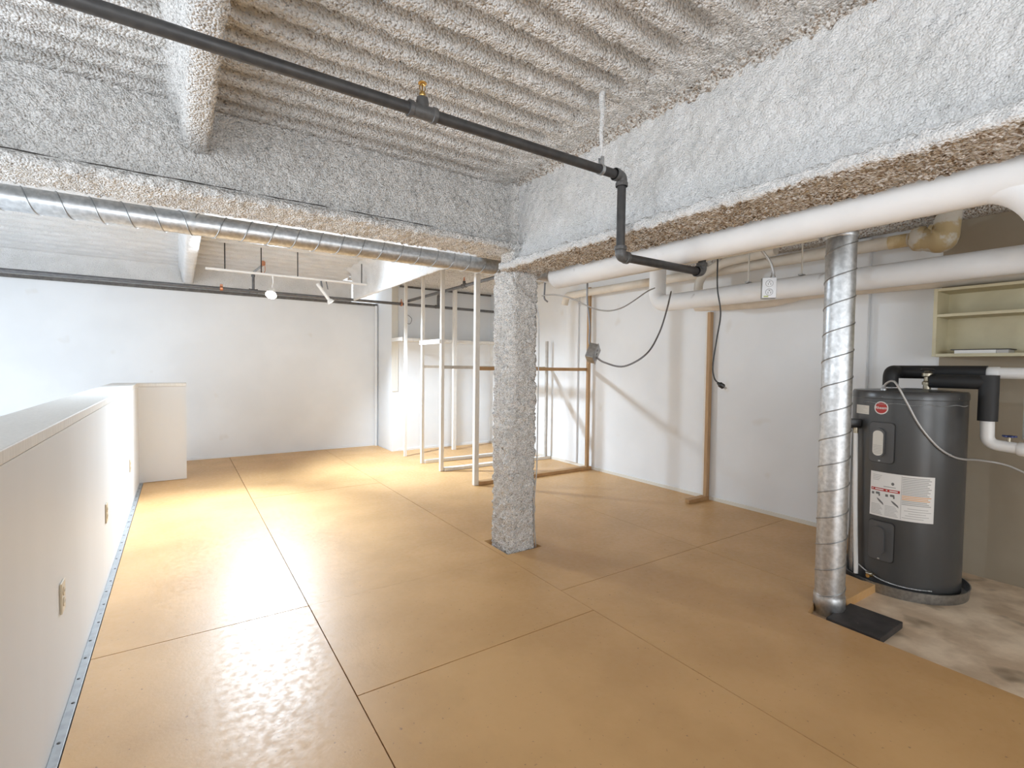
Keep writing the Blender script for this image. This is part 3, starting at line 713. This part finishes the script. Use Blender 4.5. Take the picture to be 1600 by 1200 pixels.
# ================================================================== WATER HEATER
HC = (3.91, 1.20); HR = 0.293; HT = 1.205
wh = thing('water_heater', (HC[0], HC[1], -0.05), 'dark grey cylindrical electric water heater standing on bare concrete', 'water heater')
MB().lathe([(HR - 0.02, -0.035), (HR, -0.02), (HR, 1.155), (HR + 0.003, 1.158), (HR + 0.003, 1.19), (HR - 0.004, HT), (0.10, HT + 0.012), (0.0, HT + 0.014)], (HC[0], HC[1], 0), (0, 0, 1), 72).build('tank_jacket', 'heater_grey', wh, 30)
def oncyl(a, z, r): a = math.radians(a); return (HC[0] + math.cos(a) * r, HC[1] + math.sin(a) * r, z)
def decal(name, a0, a1, z0, z1, r, mat, parent, th=0.0015, n=None, rnd=0.0):
    """curved plate on the jacket, optional rounded corners (rnd in metres)"""
    n = n or max(2, int(abs(a1 - a0) / 3) + 1)
    if rnd > 0:
        # rounded outline as stacked rows
        W = math.radians(abs(a1 - a0)) * HR; rows = []
        zs = [z0 + rnd * (1 - math.cos(t)) for t in np.linspace(0, PI / 2, 6)] + [z1 - rnd * (1 - math.cos(t)) for t in np.linspace(PI / 2, 0, 6)]
        V = []; F = []
        for z in zs:
            d = min(z - z0, z1 - z); ins = 0 if d >= rnd else rnd - math.sqrt(max(0, rnd * rnd - (rnd - d) ** 2))
            da = math.degrees(ins / HR)
            for k in range(n + 1):
                V.append(oncyl(a0 + da + (a1 - a0 - 2 * da) * k / n, z, r + th))
        m0 = len(zs); base = len(V)
        for i in range(m0):
            for k in range(n + 1):
                p = V[i * (n + 1) + k]; v = Vector((p[0] - HC[0], p[1] - HC[1], 0)).normalized() * th
                V.append((p[0] - v.x, p[1] - v.y, p[2]))
        for i in range(m0 - 1):
            for k in range(n):
                q = i * (n + 1) + k
                F.append((q, q + 1, q + n + 2, q + n + 1))
        ring = [k for k in range(n + 1)] + [i * (n + 1) + n for i in range(1, m0)] + [(m0 - 1) * (n + 1) + k for k in range(n - 1, -1, -1)] + [i * (n + 1) for i in range(m0 - 2, 0, -1)]
        for i in range(len(ring)):
            a, b = ring[i], ring[(i + 1) % len(ring)]
            F.append((a, a + base, b + base, b))
        return mesh_obj(name, V, F, mat, parent, 40)
    V = []; F = []
    for rr in (r, r + th):
        for z in (z0, z1):
            for k in range(n + 1): V.append(oncyl(a0 + (a1 - a0) * k / n, z, rr))
    m1 = n + 1
    for k in range(n):
        F.append((2 * m1 + k, 2 * m1 + k + 1, 3 * m1 + k + 1, 3 * m1 + k))
        F.append((k, k + 1, 2 * m1 + k + 1, 2 * m1 + k)); F.append((m1 + k, 3 * m1 + k, 3 * m1 + k + 1, m1 + k + 1))
    F.append((0, 2 * m1, 3 * m1, m1)); F.append((n, m1 + n, 3 * m1 + n, 2 * m1 + n))
    return mesh_obj(name, V, F, mat, parent, 40)
# access panels
for z0, z1, zc0, zc1, up in ((0.762, 1.008, 0.795, 0.975, True), (0.150, 0.392, 0.185, 0.362, False)):
    off = 0 if up else 3
    decal('panel_outline', 159 + off, 187 + off, z0 - 0.005, z1 + 0.005, HR, 'black_plastic', wh, 0.003, 8, 0.022)  # dark plate added behind the panel to paint a shaded groove around it
    pn = decal('access_panel', 160 + off, 186 + off, z0, z1, HR, 'heater_cover', wh, 0.009, 8, 0.02)
    decal('panel_cover', 165 + off, 177.5 + off, zc0, zc1, HR + 0.008, 'heater_cover', pn, 0.016, 6, 0.03)
    if up:
        decal('panel_label', 166 + off, 176.5 + off, zc0 + 0.008, zc1 - 0.015, HR + 0.0245, 'label_cream', pn, 0.001, 6, 0.026)
        for i in range(6):
            decal('print_line', 166.8 + off, 175.6 + off, 0.818 + i * 0.0095, 0.8205 + i * 0.0095, HR + 0.0256, 'label_grey', pn, 0.0005, 4)
    decal('screw', 171 + off, 173 + off, z0 + 0.006, z0 + 0.013, HR + 0.009, 'steel', pn, 0.003, 2)
# maker's badge
bd = decal('maker_badge', 163.5, 178.8, 1.060, 1.140, HR, 'label_white', wh, 0.0015, 10, 0.038)
decal('badge_field', 164.6, 177.7, 1.066, 1.134, HR + 0.0016, 'label_red', bd, 0.0006, 10, 0.033)
def text_on_cyl(txt, a_c, z_c, size, mat, parent, r):
    cu = bpy.data.curves.new('t', 'FONT'); cu.body = txt; cu.size = size; cu.align_x = 'CENTER'; cu.align_y = 'CENTER'
    cu.resolution_u = 3; cu.offset = size * 0.02
    to = bpy.data.objects.new('t', cu); COL.objects.link(to)
    dg = bpy.context.evaluated_depsgraph_get(); me = bpy.data.meshes.new_from_object(to.evaluated_get(dg))
    V = [oncyl(a_c + math.degrees(v.co.x / HR), z_c + v.co.y, r) for v in me.vertices]
    F = [tuple(p.vertices) for p in me.polygons]
    bpy.data.objects.remove(to, do_unlink=True)
    return mesh_obj('badge_lettering', V, F, mat, parent)
text_on_cyl('Rheem', 171.2, 1.100, 0.0235, 'label_white', bd, HR + 0.0032)
nt_ = decal('notice_label', 134.5, 156.5, 1.052, 1.108, HR, 'label_cream', wh, 0.001)
for i in range(5): decal('print_line', 137, 154 - (i % 3) * 3, 1.062 + i * 0.009, 1.0635 + i * 0.009, HR + 0.001, 'label_grey', nt_, 0.0004)
# data and warning sticker
sk = decal('warning_sticker', 162.3, 225.5, 0.423, 0.700, HR, 'label_white', wh, 0.0012)
RS = HR + 0.0012
decal('red_bar', 163.5, 193, 0.583, 0.600, RS, 'label_red', sk, 0.0005)
for a0, a1 in ((164.5, 166), (168, 177), (179.5, 181), (183, 191)): decal('bar_print', a0, a1, 0.5885, 0.595, RS + 0.0005, 'label_white', sk, 0.0003)
for i, (a, zz) in enumerate(((163.8, 0.556), (178.6, 0.553))):
    decal('picture', a + 0.5, a + 3.2, zz, zz + 0.015, RS, 'label_print', sk, 0.0005)
    decal('picture', a + 5.0, a + 9.5, zz + 0.004, zz + 0.018, RS, 'label_print', sk, 0.0005, None, 0.005)
    decal('picture', a + 8.2, a + 9.7, zz - 0.006, zz + 0.006, RS, 'label_print', sk, 0.0005)
    V = [oncyl(a + x, zz + z, RS + 0.0005) for x, z in ((6.0, -0.018), (8.5, -0.024), (10.5, -0.032), (13.2, -0.046), (13.8, -0.06), (11.5, -0.05), (9.0, -0.040), (7.2, -0.030))]
    mesh_obj('picture', V, [tuple(range(8))], 'label_print', sk)
for c, (a0, a1) in enumerate(((164, 176.5), (178.8, 192))):
    for i in range(8): decal('print_line', a0, a1 - (i * 5 % 4), 0.436 + i * 0.0085, 0.4385 + i * 0.0085, RS, 'label_grey', sk, 0.0004)
for i in range(4): decal('print_line', 165, 172 + i, 0.648 + i * 0.010, 0.6505 + i * 0.010, RS, 'label_grey', sk, 0.0004)
decal('print_line', 177, 189, 0.612, 0.617, RS, 'label_grey', sk, 0.0004); decal('stamp', 184.5, 187.5, 0.627, 0.646, RS, 'label_print', sk, 0.0004, None, 0.009)
for i in range(17):
    z = 0.520 + i * 0.0102
    decal('print_line', 195, 222.5 - (i * 7 % 5), z, z + 0.0052, RS, 'label_orange' if i in (3, 4, 5) else 'label_grey', sk, 0.0004)
for i in range(5): decal('print_line', 195.5 + (i * 3 % 7), 216 + (i * 5 % 8), 0.440 + i * 0.0145, 0.443 + i * 0.0145, RS, 'label_grey', sk, 0.0004)
decal('print_line', 194.2, 194.6, 0.43, 0.695, RS, 'label_grey', sk, 0.0004)
# bead line strap, drain pan, drain valve, relief valve with discharge tube
for i, (z, a0, a1) in enumerate(((1.128, 150, 268), (1.170, 172, 250))):
    m_ = MB()
    n = int((a1 - a0) / 1.6) if i == 0 else 3
    for k in range(n):
        a = a0 + (a1 - a0) * k / max(1, n - 1)
        p = oncyl(a, z + (0.004 * math.sin(k * 0.35) if i == 0 else 0), HR + 0.002)
        m_.lathe([(0.0, -0.003), (0.003, 0.0), (0.0, 0.003)], p, (0, 0, 1), 6)
    m_.build('strap_chain' if i == 0 else 'lid_screws', 'steel', wh, 179)
pan = MB().lathe([(0.315, -0.0495), (0.330, -0.049), (0.335, 0.012), (0.338, 0.015), (0.332, 0.015), (0.326, -0.04), (0.25, -0.042), (0.0, -0.042)], (HC[0], HC[1], 0), (0, 0, 1), 64)
pano = pan.build('drain_pan', 'galvanised_dark', None, 40)
tag(pano, 'round dark metal drain pan under the water heater', 'drain pan')
ch = [oncyl(a, z, HR + 0.012) for a, z in ((152, 0.075), (165, 0.05), (180, 0.03), (195, 0.022), (210, 0.02), (225, 0.022))]
cp = spline(ch, 10); m_ = MB()
for p in cp: m_.lathe([(0.0, -0.006), (0.006, 0.0), (0.0, 0.006)], p, (0, 0, 1), 6)
m_.build('lower_chain', 'steel', wh, 179)
dv = MB().tube([oncyl(168, 0.04, HR - 0.01), oncyl(168, 0.04, HR + 0.045)], 0.012, 12).build('drain_valve', 'brass', wh, 40)
MB().lathe([(0.018, -0.005), (0.020, 0.0), (0.018, 0.005)], oncyl(168, 0.055, HR + 0.03), (0, 0, 1), 12).build('valve_knob', 'dull_brass', dv, 40)
rv = MB().box((-0.03, -0.05, -0.028), (0.045, 0.035, 0.03), 0.012)
ca, sa = math.cos(math.radians(142)), math.sin(math.radians(142))
rc = oncyl(142, 0.985, HR + 0.035)
rv.V = [(rc[0] + x * ca - y * sa, rc[1] + x * sa + y * ca, rc[2] + z + 0.25 * (y)) for x, y, z in rv.V]
rvo = rv.build('relief_valve', 'black_plastic', wh, 40)
MB().tube([oncyl(144, 0.96, HR + 0.03), oncyl(144, 0.925, HR + 0.03)], 0.014, 14).build('valve_outlet', 'dull_brass', rvo, 40)
MB().tube([oncyl(144, 0.93, HR + 0.03), oncyl(148, 0.45, HR + 0.032), oncyl(153, 0.02, HR + 0.034)], 0.0125, 14).build('discharge_tube', 'pipe_white', wh, 60)
decal('seam_cover', 131, 139, 0.0, 0.95, HR, 'galvanised', wh, 0.006, 4)
for a, z in ((240, 0.838),): decal('cable_clip', a - 1.5, a + 1.5, z - 0.008, z + 0.006, HR, 'steel', wh, 0.006, 2)
MB().lathe([(0.05, 0), (0.05, 0.006), (0.045, 0.009)], (3.86, 1.16, HT + 0.008), (0, 0, 1), 20).build('lid_plate', 'heater_dark', wh, 40)

# pipes on the heater top
ip = thing('heater_pipe', (3.97, 1.33, 1.21), 'black foam insulated pipe rising at the left of heater top, running to white end', 'pipe')
MB().tube(fillet([(3.93, 1.305, 1.2185), (3.93, 1.305, 1.235)], 0.01), 0.012, 12).build('nipple', 'steel', ip, 40)
MB().tube(fillet([(3.93, 1.305, 1.224), (3.93, 1.305, 1.325), (4.04, 1.305, 1.325), (4.04, 0.855, 1.325)], 0.045, 8), 0.043, 24).build('foam_sleeve', 'foam_black', ip, 50)
MB().tube([(4.04, 0.856, 1.325), (4.04, -0.6, 1.325)], 0.034, 20).build('white_pipe', 'pipe_white', ip, 40)
MB().lathe([(0.036, 0), (0.038, 0.004), (0.038, 0.05), (0.036, 0.055)], (4.04, 0.855, 1.325), (0, -1, 0), 20).build('coupling', 'pipe_white', ip, 40)
ip2 = thing('heater_pipe', (3.91, 1.1, 1.21), 'black foam insulated pipe beside brass valve, turning down into white pipe', 'pipe')
vm = MB().lathe([(0.020, 1.2185), (0.020, 1.245), (0.026, 1.247), (0.026, 1.262), (0.017, 1.27), (0.017, 1.295), (0.027, 1.30), (0.027, 1.318), (0.016, 1.325), (0.012, 1.335)], (3.91, 1.105, 0), (0, 0, 1), 18)
vm.build('valve_body', 'dull_brass', ip2, 40)
MB().lathe([(0.0, 1.336), (0.030, 1.337), (0.036, 1.342), (0.030, 1.348), (0.0, 1.349)], (3.91, 1.105, 0), (0, 0, 1), 18).build('valve_handle', 'black_iron', ip2, 40)
MB().tube([(3.91, 1.085, 1.270), (3.91, 0.82, 1.270)], 0.042, 24).build('foam_sleeve', 'foam_black', ip2, 40)
MB().tube([(3.91, 0.818, 1.312), (3.91, 0.818, 1.045)], 0.045, 24).build('foam_sleeve', 'foam_black', ip2, 40)
MB().tube(fillet([(3.91, 0.818, 1.05), (3.91, 0.815, 0.912), (3.91, 0.60, 0.895), (3.91, -0.4, 0.895)], 0.05, 8), 0.032, 20).build('white_pipe', 'pipe_white', ip2, 50)
MB().lathe([(0.034, -0.03), (0.040, -0.02), (0.040, 0.02), (0.034, 0.03)], (3.91, 0.66, 0.899), (0, 1, 0), 18).build('coupling', 'pipe_white', ip2, 40)
sv = MB().tube([(3.91, 0.724, 0.92), (3.91, 0.724, 0.962)], 0.009, 10).build('valve_stem', 'dull_brass', ip2, 40)
hm = MB()
for k in range(5):
    a = k * 2 * PI / 5
    hm.lathe([(0.0, -0.006), (0.011, -0.004), (0.012, 0.0), (0.010, 0.005), (0.0, 0.006)], (3.91 + 0.022 * math.cos(a), 0.724 + 0.022 * math.sin(a), 0.966), (0, 0, 1), 10)
hm.lathe([(0.0, -0.006), (0.018, -0.005), (0.018, 0.005), (0.0, 0.006)], (3.91, 0.724, 0.966), (0, 0, 1), 12)
hm.build('valve_wheel', 'blue_paint', sv, 40)
dp = tag(MB().tube([(4.10, 0.675, 1.29), (4.10, 0.675, 0.94)], 0.030, 18).build('drop_pipe', 'pipe_white', None, 40),
         'white pipe dropping at the right edge behind the blue valve', 'pipe')
hc = thing('power_cable', (3.6, 1.1, 0.75), 'grey armoured cable arching off the heater top and trailing right', 'cable')
MB().tube(spline([(3.66, 1.25, 1.225), (3.65, 1.235, 1.25), (3.63, 1.20, 1.268), (3.605, 1.165, 1.25), oncyl(196, 1.145, HR + 0.013), oncyl(208, 1.01, HR + 0.011), oncyl(224, 0.895, HR + 0.010), oncyl(240, 0.836, HR + 0.010), oncyl(258, 0.812, HR + 0.012), (3.98, 0.86, 0.80), (4.10, 0.77, 0.775), (4.22, 0.68, 0.715), (4.44, 0.5, 0.62)], 8), 0.0065, 8).build('cable_run', 'cable_light', hc, 179)
MB().lathe([(0.016, 0), (0.016, 0.012), (0.010, 0.02), (0.010, 0.032)], (3.66, 1.25, HT + 0.004), (0, 0, 1), 14).build('connector', 'steel', hc, 40)
tag(MB().box((2.90, 0.965, -0.049), (3.20, 1.215, -0.012), 0.004).build('floor_plate', 'black_rubber'), 'black scuffed cover plate lying on concrete beside the duct foot', 'plate')
tag(MB().tube([(3.74, 1.55, -0.04), (3.745, 1.55, 2.3)], 0.014, 12).build('black_conduit', 'black_plastic', None, 60), 'thin black upright pipe between duct and heater', 'pipe')

# wall shelf box at right
ws = thing('wall_shelf', (4.36, 0.5, 1.425), 'cream open wall shelf box above the heater pipes', 'shelf')
MB().box((4.22, 1.155, 1.43), (XR - 0.007, 1.175, 1.885)).build('side_panel', 'shelf_cream', ws)
MB().box((4.22, -0.5, 1.43), (XR - 0.007, -0.48, 1.885)).build('side_panel', 'shelf_cream', ws)
MB().box((XR - 0.018, -0.48, 1.43), (XR - 0.007, 1.155, 1.885)).build('back_panel', 'shelf_cream', ws)
for z0, z1 in ((1.43, 1.450), (1.695, 1.713), (1.867, 1.885)):
    MB().box((4.22, -0.48, z0), (XR - 0.0185, 1.154, z1)).build('shelf_board', 'shelf_cream', ws)
bk = thing('flat_box', (4.30, 0.97, 1.451), 'flat white box with dark lid lying on the wall shelf', 'box')
MB().box((4.25, 0.865, 1.451), (4.40, 1.065, 1.472)).build('box_body', 'label_white', bk)
MB().box((4.248, 0.80, 1.4725), (4.41, 1.085, 1.478)).build('lid', 'black_rubber', bk)
MB().box((4.26, 0.81, 1.451), (4.40, 0.8645, 1.472)).build('box_end', 'wood_greyed', bk)

# ================================================================== CABLES AND BOXES
jx = thing('junction_box', (2.495, 2.648, 1.383), 'grey metal junction box dangling on a cable from the pipes', 'junction box')
bm_ = MB().box((-0.048, -0.03, -0.058), (0.048, 0.03, 0.058), 0.004)
rot = Matrix.Rotation(math.radians(35), 4, 'Z') @ Matrix.Rotation(math.radians(28), 4, 'Y') @ Matrix.Rotation(math.radians(14), 4, 'X')
def xf(mb): mb.V = [tuple(rot @ Vector(v) + Vector((2.495, 2.648, 1.435))) for v in mb.V]; return mb
xf(bm_).build('box_body', 'steel', jx, 40)
xf(MB().box((-0.052, -0.034, -0.062), (0.052, -0.0305, 0.062), 0.001)).build('cover_plate', 'steel', jx, 40)
for x, z in ((-0.018, 0.02), (0.018, -0.02), (0.0, 0.0)):
    xf(MB().lathe([(0.009, 0.0), (0.009, 0.002), (0.006, 0.003)], (x, -0.034, z), (0, -1, 0), 12)).build('knockout', 'cable_grey', jx, 40)
MB().tube(spline([(2.472, 2.689, 1.963), (2.474, 2.690, 1.826), (2.488, 2.674, 1.636), (2.479, 2.669, 1.530), (2.488, 2.659, 1.478)], 8), 0.0065, 8).build('feed_cable', 'cable_grey', jx, 179)
MB().tube(spline([(2.516, 2.627, 1.404), (2.570, 2.596, 1.368), (2.686, 2.517, 1.342), (2.822, 2.429, 1.434), (2.987, 2.452, 1.597), (3.123, 2.495, 1.788), (3.481, 2.743, 1.984)], 8), 0.0065, 8).build('loop_cable', 'cable_grey', jx, 179)
pc = thing('extension_cord', (2.637, 1.748, 1.22), 'black power cord hanging down with a plug at its end', 'cord')
MB().tube(spline([(2.637, 1.750, 1.984), (2.632, 1.743, 1.807), (2.646, 1.727, 1.657), (2.626, 1.735, 1.506), (2.606, 1.742, 1.355), (2.611, 1.735, 1.279), (2.632, 1.72, 1.245)], 8), 0.0042, 8).build('cord', 'cable_black', pc, 179)
dpl = Vector((0.7, -0.48, -0.55)).normalized()
MB().lathe([(0.006, -0.012), (0.010, 0.0), (0.016, 0.006), (0.016, 0.03), (0.012, 0.034)], (2.634, 1.718, 1.243), dpl, 14).build('plug', 'black_plastic', pc, 40)
MB().tube([Vector((2.630, 1.712, 1.246)) + dpl * 0.033, Vector((2.630, 1.712, 1.246)) + dpl * 0.052], 0.003, 6).tube([Vector((2.638, 1.724, 1.240)) + dpl * 0.033, Vector((2.638, 1.724, 1.240)) + dpl * 0.052], 0.003, 6).build('prongs', 'steel', pc, 60)
ob = thing('outlet_box', (2.736, 1.491, 1.725), 'metal outlet box hanging on a flexible conduit in front of white pipe', 'outlet box')
ax = Vector((-0.80, -0.60, 0)).normalized(); sx = Vector((0.60, -0.80, 0)).normalized()
oc = Vector((2.736, 1.491, 1.787))
def ob_box(w_, d0, d1, z0, z1, bev, name, mat, xo=0.0, par=None):
    mb = MB().box((xo - w_, d0, z0), (xo + w_, d1, z1), bev)
    mb.V = [tuple(oc + sx * v[0] + ax * v[1] + Vector((0, 0, v[2]))) for v in mb.V]
    return mb.build(name, mat, par or ob, 40)
ob_box(0.037, -0.045, 0.0, -0.058, 0.058, 0.004, 'box_body', 'galvanised_dark')
cpz = ob_box(0.035, 0.0005, 0.004, -0.056, 0.056, 0.002, 'cover_plate', 'steel')
MATS['plate_bright'] = pm('plate_bright', (0.74, 0.76, 0.79), rough=0.35)
cpz.data.materials[0] = MATS['plate_bright']
for s in (-1, 1):
    mb = MB().lathe([(0.0195, 0.004), (0.0195, 0.0046), (0.0175, 0.0047)], oc + Vector((0, 0, s * 0.024)), ax, 24)
    ring = mb.build('receptacle', 'cable_grey', cpz, 40)
    mb = MB().lathe([(0.017, 0.0044), (0.017, 0.006), (0.016, 0.0065)], oc + Vector((0, 0, s * 0.024)), ax, 24); mb.build('socket_face', 'plate_bright', cpz, 40)
    for xo in (-0.0065, 0.0065): ob_box(0.0013, 0.0066, 0.0070, s * 0.024 - 0.009, s * 0.024 + 0.001, 0, 'slot', 'outlet_dark', xo, cpz)
    ob_box(0.0024, 0.0066, 0.0070, s * 0.024 + 0.005, s * 0.024 + 0.010, 0, 'slot', 'outlet_dark', 0, cpz)
ob_box(0.012, 0.0042, 0.0046, -0.052, -0.044, 0, 'smudge', 'green_smudge', -0.016, cpz)
MB().tube(spline([(2.66, 1.56, 2.04), (2.70, 1.525, 2.0), (2.745, 1.495, 1.93), (2.757, 1.483, 1.88), (2.757, 1.483, 1.845)], 8), 0.0075, 10).build('flex_conduit', 'cable_light', ob, 179)
MB().lathe([(0.013, 1.845), (0.013, 1.852), (0.010, 1.86), (0.010, 1.872)], (2.757, 1.483, 0), (0, 0, 1), 14).build('connector', 'steel', ob, 40)
lc = thing('hanging_cable', (2.2, 2.55, 1.70), 'thin grey cable sagging from the column to the white elbow', 'cable')
MB().tube(spline([(2.185, 2.86, 1.846), (2.24, 2.80, 1.852), (2.33, 2.72, 1.83), (2.53, 2.63, 1.75), (2.70, 2.57, 1.77), (2.95, 2.55, 1.91), (3.10, 2.6, 1.96)], 8), 0.005, 8).build('cable_run', 'cable_light', lc, 179)
cc = thing('column_cable', (2.185, 2.87, 0.0), 'thin cable looping over the beam and down the column corner', 'cable')
MB().tube(spline([(1.80, 2.84, 2.215), (1.86, 2.84, 2.245), (1.92, 2.84, 2.245), (1.96, 2.85, 2.20), (1.968, 2.855, 2.10), (1.945, 2.86, 1.99), (1.965, 2.86, 1.93), (2.04, 2.862, 1.86), (2.12, 2.862, 1.80), (2.160, 2.862, 1.70), (2.170, 2.866, 1.5), (2.170, 2.868, 1.0), (2.166, 2.866, 0.6), (2.15, 2.864, 0.42), (2.145, 2.864, 0.25), (2.165, 2.864, 0.0)], 8), 0.0045, 8).build('cable_run', 'cable_light', cc, 179)
hk = tag(MB().tube(fillet([(2.785, 3.582, 2.54), (2.775, 3.59, 2.03), (2.77, 3.589, 1.95), (2.80, 3.57, 1.925)], 0.03), 0.008, 8).build('wire_hook', 'cable_grey', None, 60), 'small dark wire hook hanging beside the column', 'hook')
hk2 = thing('coat_hook', (2.93, YC - 0.02, 1.95), 'bent wire hook on the closet corner wall', 'hook')
MB().tube(spline([(2.93, YC - 0.012, 2.12), (2.96, YC - 0.05, 2.10), (3.0, YC - 0.06, 2.05), (2.98, YC - 0.05, 1.98), (2.94, YC - 0.03, 1.98)], 6), 0.005, 6).build('wire', 'cable_grey', hk2, 179)
